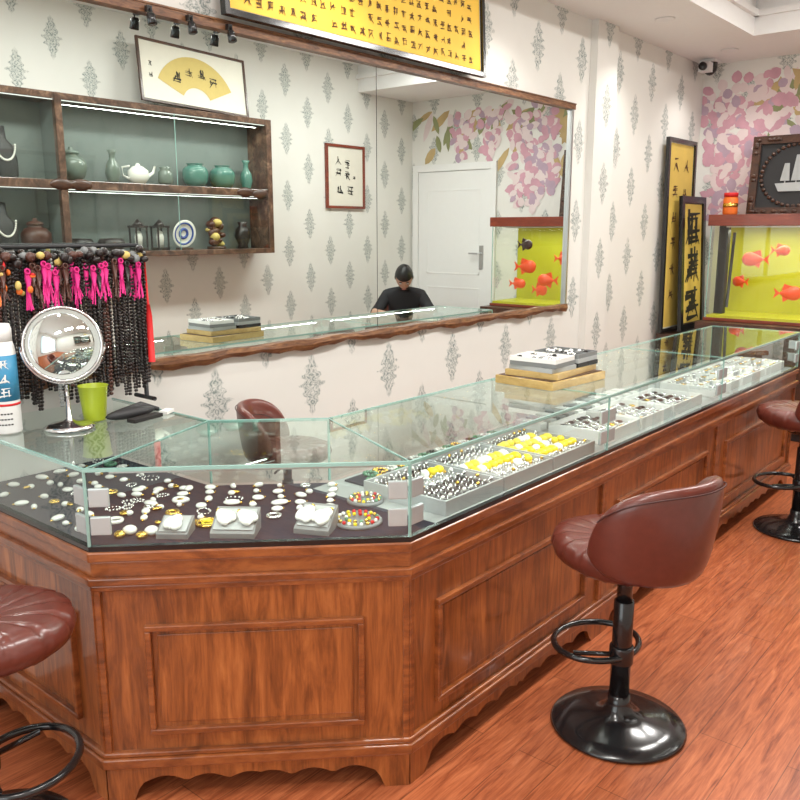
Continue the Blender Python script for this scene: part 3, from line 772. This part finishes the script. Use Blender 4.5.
b=MB(); b.lathe([(0,0),(.05,0),(.055,.01),(.055,.12),(.045,.135)],'orange',n=24); b.lathe([(.05,.135),(.052,.135),(.052,.165),(0,.167)],'red',n=24); b.lathe([(.0558,.055),(.0558,.085)],'gold',n=24)
b.obj('fish_food_jar',loc=(6.70,2.27,zt))
b=MB(); T=wallT(6.92,1.86,zt+.29,'-x',rad(-5)); w,h=.68,.60
picframe(b,T,w,h,.06,'dark_wood','blackm',.04)
for i in range(40):
    a=i*2*math.pi/40; b.ell((.27*math.cos(a)*.95,.23*math.sin(a),.026),(.016,.016,.012),'dark_wood',8,5,T)
for q in range(60):
    side=q%4; t=U(-1,1); px,py=((t*.31,.27),(t*.31,-.27),(.31,t*.27),(-.31,t*.27))[side]; b.ell((px,py,.042),(.022,.014,.008),'dark_wood',8,5,T)
b.prism([(-.15,-.06),(-.12,-.12),(.12,-.12),(.16,-.05)],.02,.035,'lgrey',T)
for x,hh in ((-.08,.14),(0,.20),(.08,.14)):
    b.box((x-.003,-.06,.02),(x+.003,-.05+hh,.03),'lgrey',T); b.prism([(x-.035,-.04),(x+.032,-.04),(x+.022,-.05+hh),(x-.012,-.05+hh)],.022,.03,'lgrey',T)
b.obj('carved_ship_panel')
b=MB(); b.box((-.06,-.06,-.02),(.06,.06,.0),'white'); b.lathe([(.055,-.02),(.055,-.06),(.045,-.09),(.02,-.11),(0,-.115)],'black',n=24); b.box((-.14,-.04,-.10),(-.05,.04,-.03),'white'); b.lathe([(.0,0),(.03,0),(.03,.03),(0,.03)],'black',(0,0,0),16,Matrix.Translation((-.14,0,-.065))@Matrix.Rotation(rad(-90),4,'Y'))
b.obj('security_camera',loc=(6.9,2.58,ZS-.001))

# ------------------------------------------------------------------ left counter top items
zt=ZT+.0015
rk=empty('bead_necklace_rack'); b=MB()
rx0,rx1,ry=1.07,1.64,2.56
for x in (rx0,rx1): b.tube([(x,ry,zt+.008),(x,ry,1.50)],.008,'blackm'); b.tube([(x,ry-.05,zt+.008),(x,ry+.07,zt+.008)],.008,'blackm')
for z,y in ((1.50,ry),(1.46,ry-.035)): b.tube([(rx0,y,z),(rx1,y,z)],.007,'blackm')
b.obj('rack_stand',rk)
b=MB()
NS=62
for i in range(NS):
    x=rx0+.01+(rx1-rx0-.02)*i/(NS-1)+U(-.004,.004); y=ry-.03+(0.0 if i%2 else -.02); top=1.47+U(-.01,.01); L=U(.38,.49)
    mat=random.choice(['bdark','bdark','bdark','bbrown','bdark','bdark','ink'])
    if i==24: mat='lgrey'
    rb=U(.0045,.0068); n=int(L/(rb*2.0)); w=U(.006,.012)
    for s in (-1,1):
        for q in range(n):
            t=q/n; dx=s*w*math.sin(math.pi*min(1,t*1.0))**.5
            b.ell((x+dx,y+U(-.002,.002),top-t*L),rb,mat,6,4)
    if R()<.6:
        c=random.choice(['magenta','magenta','magenta','orange' if x<1.25 else 'magenta','bdark','bbrown'])
        hh=U(.03,.06); xa=x+U(-.006,.006)
        b.tube([(xa,y-.012,top-hh+.02),(xa+.002,y-.018,top-hh-.01),(xa,y-.02,top-hh-.05)],[.004,.010,.003],c,6)
        for q in range(6): b.tube([(xa+U(-.006,.006),y-.02,top-hh-.03),(xa+U(-.014,.014),y-.024,top-hh-U(.07,.11))],.0022,c,4)
        b.torus((xa,y-.022,top-hh+.012),.008,.003,c,8,4,Matrix.Rotation(rad(80),4,'X'))
    if R()<.85: b.ell((x,y-.014,top+U(-.01,.012)),(U(.012,.02),.016,U(.010,.016)),random.choice(['bbrown','bdark','bdark','mgrey','bdark','goldpaper']),8,5)
for i in range(16): b.ell((rx0+U(.0,.16),ry-.065+U(-.01,.01),1.36+U(0,.1)),(U(.006,.013),.010,U(.006,.016)),random.choice(['orange','orange','red','goldpaper']),8,5)
b.tube([(rx1-.01,ry-.05,1.45),(rx1-.008,ry-.055,1.30)],.004,'red',6); b.tube([(rx1-.008,ry-.055,1.30),(rx1-.006,ry-.055,1.26),(rx1-.006,ry-.055,1.10)],[.006,.010,.012],'red',10)
b.obj('bead_strands',rk)
vm_=empty('vanity_mirror',(1.235,2.355,zt),rad(-25)); b=MB()
b.lathe([(0,0),(.072,0),(.075,.006),(.06,.014),(.02,.022),(.008,.03),(.006,.10)],'chrome',n=32)
b.tube([(0,0,.09),(0,0,.135)],.006,'chrome')
pts=[(.118*math.cos(a),0,.258+.118*math.sin(a)) for a in [rad(-180+180*i/20) for i in range(21)]]
b.tube(pts,.004,'chrome'); b.obj('stand',vm_)
b=MB(); T=Matrix.Translation((0,0,.258))@Matrix.Rotation(rad(84),4,'X')
b.torus((0,0,.258),.110,.005,'chrome',48,8,Matrix.Rotation(rad(84),4,'X')); b.lathe([(0,-.004),(.106,-.004),(.108,-.003)],'chrome',(0,0,0),48,T); b.obj('mirror_rim',vm_)
b=MB(); b.lathe([(.105,.0028),(.105,.003)],'mirror',(0,0,0),48,T); b.obj('mirror_face',vm_)
b=MB(); b.lathe([(0,0),(.032,0),(.034,.004),(.045,.11),(.047,.112),(.045,.112),(.031,.008),(0,.006)],'lime',n=28); b.obj('green_cup',loc=(1.345,2.40,zt))
b=MB(); b.lathe([(0,0),(.038,0),(.041,.006),(.041,.24),(.038,.26),(.034,.275)],'whitec',n=28); b.lathe([(.0416,.10),(.0416,.235)],'bluelabel',n=28); b.lathe([(.035,.275),(.035,.31),(.03,.325),(0,.327)],'whitec',n=28); b.lathe([(.0418,.085),(.0418,.092)],'red',n=28)
for a_ in (215,250):
    X=Matrix.Rotation(rad(a_),4,'Z')@Matrix(((0,0,1,.0425),(1,0,0,0),(0,1,0,0),(0,0,0,1)))
    for j in range(3): glyph(b,X,0,.21-j*.042,.034,'whitec')
for i in range(6):
    for j in range(3): b.cbox((.0412*math.cos(rad(205+i*12)),.0412*math.sin(rad(205+i*12)),.03+j*.016),(.001,.006,.004),'ink',rad(205+i*12))
b.obj('spray_bottle',loc=(1.09,2.45,zt))
b=MB()
b.ell((0,0,.018),(.09,.025,.018),'blackm',16,8); b.tube([(-.05,.0,.02),(.05,.015,.03),(.11,.01,.012)],[.014,.016,.006],'blackm',10); b.cbox((.02,-.05,.006),(.12,.035,.011),'ink',.2)
b.cbox((.12,-.02,.006),(.05,.03,.010),'whitec',.5)
b.obj('black_glasses_case',loc=(1.43,2.33,zt))

# ------------------------------------------------------------------ desk, chair and man (seen in the mirror)
AZ=rad(50)
mp=Vector((6.18,.24,0))
dk=empty('writing_desk',mp,AZ); b=MB()
b.box((-.38,.30,.72),(.38,.74,.75),'counter_wood')
for x in (-.35,.31):
    for y in (.33,.67): b.box((x,y,0),(x+.04,y+.04,.72),'counter_trim')
b.box((-.34,.35,.64),(.34,.36,.72),'counter_trim'); b.box((-.34,.68,.64),(.34,.69,.72),'counter_trim'); b.obj('desk_frame',dk,bevel=.003)
b=MB(); b.cbox((.22,.55,.7535),(.20,.14,.005),'whitec',.2); b.cbox((.22,.55,.758),(.18,.13,.003),'paper',.3); b.X=Matrix.Translation(mp)@Matrix.Rotation(AZ,4,'Z')
v=[tuple(b.X@Vector(p)) for p in b.v]; b.v=v; b.obj('notebook')
ch=empty('chair',mp,AZ); b=MB()
b.box((-.21,-.2,.41),(.21,.2,.45),'leather')
for x in (-.2,.165):
    b.box((x,.16,0),(x+.035,.195,.41),'dark_wood'); b.box((x,-.235,0),(x+.035,-.20,.85),'dark_wood')
b.box((-.165,-.232,.62),(.165,-.205,.84),'leather'); b.obj('chair_frame',ch,bevel=.004)

man=empty('seated_man',mp,AZ)
def skinmesh(verts,radii,edges,root=0,sub=2):
    me=bpy.data.meshes.new('tmp'); me.from_pydata(verts,edges,[])
    o=bpy.data.objects.new('tmp',me); COL.objects.link(o)
    o.modifiers.new('s','SKIN'); sv=me.skin_vertices[0].data
    for i,r in enumerate(radii):
        sv[i].radius=(r,r) if not hasattr(r,'__len__') else r; sv[i].use_root=(i==root)
    sm=o.modifiers.new('u','SUBSURF'); sm.levels=sub; sm.render_levels=sub
    dg=bpy.context.evaluated_depsgraph_get(); dg.update()
    nm=bpy.data.meshes.new_from_object(o.evaluated_get(dg)); bpy.data.objects.remove(o)
    return nm
V=[];RR=[];E=[];EM=[]
def jv(p,r,par=None,mat=0):
    V.append(p);RR.append(r)
    if par is not None: E.append((par,len(V)-1)); EM.append(mat)
    return len(V)-1
pel=jv((0,-.04,.555),(.155,.11)); wa=jv((0,-.01,.68),(.145,.10),pel,0); chs=jv((0,.055,.83),(.165,.105),wa,0); ub=jv((0,.10,.93),(.14,.085),chs,0)
nk=jv((0,.135,1.005),.052,ub,0); nk2=jv((0,.18,1.045),.05,nk,1)
for s in (-1,1):
    sh_=jv((s*.165,.10,.94),.068,ub,0); ua=jv((s*.225,.15,.84),.058,sh_,0); el=jv((s*.285,.25,.785),.048,ua,0); fa=jv((s*.21,.36,.79),.040,el,1); wr=jv((s*.125,.455,.785),.027,fa,1); pm=jv((s*.09,.50,.780),.03,wr,1)
    hp=jv((s*.09,.02,.535),.092,pel,2); th=jv((s*.12,.20,.535),.078,hp,2); kn=jv((s*.13,.36,.515),.062,th,2); sn=jv((s*.13,.35,.34),.054,kn,2); an=jv((s*.13,.33,.10),.038,sn,2); hl=jv((s*.13,.33,.045),.038,an,3); to=jv((s*.14,.46,.035),.033,hl,3)
me=skinmesh(V,RR,E,0)
for k in ('shirt','skin','pants','blackm'): me.materials.append(M[k])
for p in me.polygons:
    c=p.center; best=9;bm=0
    for (i,j),m_ in zip(E,EM):
        a=Vector(V[i]);d=Vector(V[j])-a; t=max(0,min(1,(c-a).dot(d)/d.length_squared)); q=(c-(a+d*t)).length
        ra=RR[i] if not hasattr(RR[i],'__len__') else RR[i][0]; rb=RR[j] if not hasattr(RR[j],'__len__') else RR[j][0]
        q=q-(ra*(1-t)+rb*t)
        if q<best: best=q;bm=m_
    if bm!=3 and c.z<.6 and c.y<.12 and bm==0: bm=2 if c.z<.56 else 0
    p.material_index=bm; p.use_smooth=True
o=bpy.data.objects.new('body',me); COL.objects.link(o); o.parent=man
for s in (-1,1):
    base=Vector((s*.10,.485,.782)); fwd=Vector((-s*.35,.94,-.0)).normalized(); side=Vector((fwd.y,-fwd.x,0))*s
    V2=[tuple(base)];R2_=[.02];E2=[]
    for k,(off,l) in enumerate(((.030,.062),(.011,.072),(-.009,.068),(-.028,.053))):
        p0=base+side*off*.8+fwd*.035; V2.append(tuple(p0)); i0=len(V2)-1; E2.append((0,i0)); R2_.append(.0105)
        p=p0
        for q,(ll,dz) in enumerate(((.5,.004),(.3,-.012),(.2,-.012))):
            p=p+fwd*l*ll+Vector((0,0,dz))+side*off*.05; V2.append(tuple(p)); E2.append((len(V2)-2,len(V2)-1)); R2_.append((.0095,.0085,.007)[q])
    t0=base+side*.022; V2.append(tuple(t0)); E2.append((0,len(V2)-1)); R2_.append(.012)
    for q in range(2):
        t0=t0+side*.018+fwd*.024+Vector((0,0,-.006)); V2.append(tuple(t0)); E2.append((len(V2)-2,len(V2)-1)); R2_.append((.010,.0085)[q])
    hm=skinmesh(V2,R2_,E2,0); hm.materials.append(M['skin'])
    for p in hm.polygons: p.use_smooth=True
    o=bpy.data.objects.new('hand',hm); COL.objects.link(o); o.parent=man
b=MB(); T=Matrix.Translation((0,.235,1.125))@Matrix.Rotation(rad(-48),4,'X')@Matrix.Scale(1.05,4)
n,k=32,24
def headpt(a,t,sc=1,hair=False):
    x=math.sin(t)*math.cos(a); y=math.sin(t)*math.sin(a); z=-math.cos(t)
    px,py,pz=x*.076,y*.095,z*.115
    if z<0: px*=1-.28*(-z)**1.5; py=py*(1-.12*(-z)) + .012*(-z)
    if not hair:
        fr=max(0,y)
        d=math.exp(-((x/.16)**2+((z+.12)/.2)**2))*fr; py+=.026*d
        py-=.008*fr*(math.exp(-(((abs(x)-.38)/.17)**2+((z-.06)/.13)**2)))
        py+=.005*fr*math.exp(-((x/.3)**2+((z+.5)/.1)**2))
    return (px*sc,py*sc,pz*sc)
def shellmesh(sc,hair,mat):
    vs=[];fs=[]
    for j in range(k+1):
        t=math.pi*j/k
        for i in range(n): vs.append(headpt(2*math.pi*i/n,t,sc if not hair else sc+.02*R(),hair))
    for j in range(k):
        for i in range(n):
            if hair:
                t=math.pi*(j+.5)/k; a=2*math.pi*(i+.5)/n; z=-math.cos(t); y=math.sin(t)*math.sin(a)
                lim=-.45 if y<-.1 else (-.05 if y<.35 else .42)
                if z<lim: continue
            fs.append((j*n+i,j*n+(i+1)%n,(j+1)*n+(i+1)%n,(j+1)*n+i))
    b.add(vs,fs,mat,True,T)
shellmesh(1,False,'skin'); shellmesh(1.09,True,'hair')
for s in (-1,1):
    b.ell((s*.029,.080,.006),(.013,.010,.008),'eyew',10,6,T); b.ell((s*.029,.0885,.004),(.005,.003,.005),'ink',8,5,T)
    b.ell((s*.030,.088,.026),(.017,.006,.004),'hair',8,5,T); b.ell((s*.077,-.002,-.005),(.009,.016,.028),'skin',10,7,T)
b.ell((0,.094,-.056),(.022,.007,.006),'lips',10,6,T)
b.obj('head',man)

# ------------------------------------------------------------------ lights
def area(name,loc,sx,sy,e,rot=(0,0,0),col=(1,.975,.935)):
    l=bpy.data.lights.new(name,'AREA'); l.shape='RECTANGLE'; l.size=sx; l.size_y=sy; l.energy=e; l.color=col
    o=bpy.data.objects.new(name,l); COL.objects.link(o); o.location=loc; o.rotation_euler=rot
    return o
for i,x in enumerate((.0,1.5,3.0,4.5,5.8)):
    e=empty('ceiling_light',(x,.85,ZC)); b=MB(); b.box((-.48,-.18,-.03),(.48,.18,-.001),'white'); b.obj('housing',e)
    o=area('lamp',(0,0,-.034),.9,.3,36); o.parent=e
for i,x in enumerate((1.2,2.6,4.0,5.4,6.6)):
    e=empty('recessed_downlight',(x,2.33,ZS)); b=MB(); b.lathe([(.05,-.001),(.062,-.001),(.062,-.008),(.05,-.008)],'white',n=24); b.obj('ring',e)
    l=bpy.data.lights.new('bulb','SPOT'); l.energy=27; l.spot_size=rad(120); l.spot_blend=.8; l.shadow_soft_size=.05; l.color=(1,.97,.92)
    o=bpy.data.objects.new('bulb',l); COL.objects.link(o); o.location=(0,0,-.02); o.parent=e
o=area('tank_lamp',(6.78,1.67,tz1-.03),.06,1.2,6,(0,0,0),(1,1,.85)); o.parent=tk
o=area('shelf_lamp',(3.9,yf-.05,z1-.07),1.7,.03,2.5); o.parent=sh
o=area('shelf_lamp_low',(3.9,yf-.05,zm-.045),1.7,.03,1.8); o.parent=sh
w=bpy.data.worlds.new('World'); scene.world=w; w.use_nodes=True; bg=w.node_tree.nodes['Background']; bg.inputs[0].default_value=(.9,.95,1,1); bg.inputs[1].default_value=1.2
o=area('window_daylight',(XL-.12,(y0+y1)/2,1.45),2.3,1.9,34,(0,rad(-90),0),(.95,.98,1))

cd=bpy.data.cameras.new('camera'); cd.lens=37.17; cd.sensor_width=36; cd.clip_start=.02
cam=bpy.data.objects.new('camera',cd); COL.objects.link(cam); cam.location=(0,0,1.55); cam.rotation_euler=(rad(90-11.6),0,rad(-50)); scene.camera=cam
scene.view_settings.view_transform='Standard'; scene.view_settings.exposure=0.0
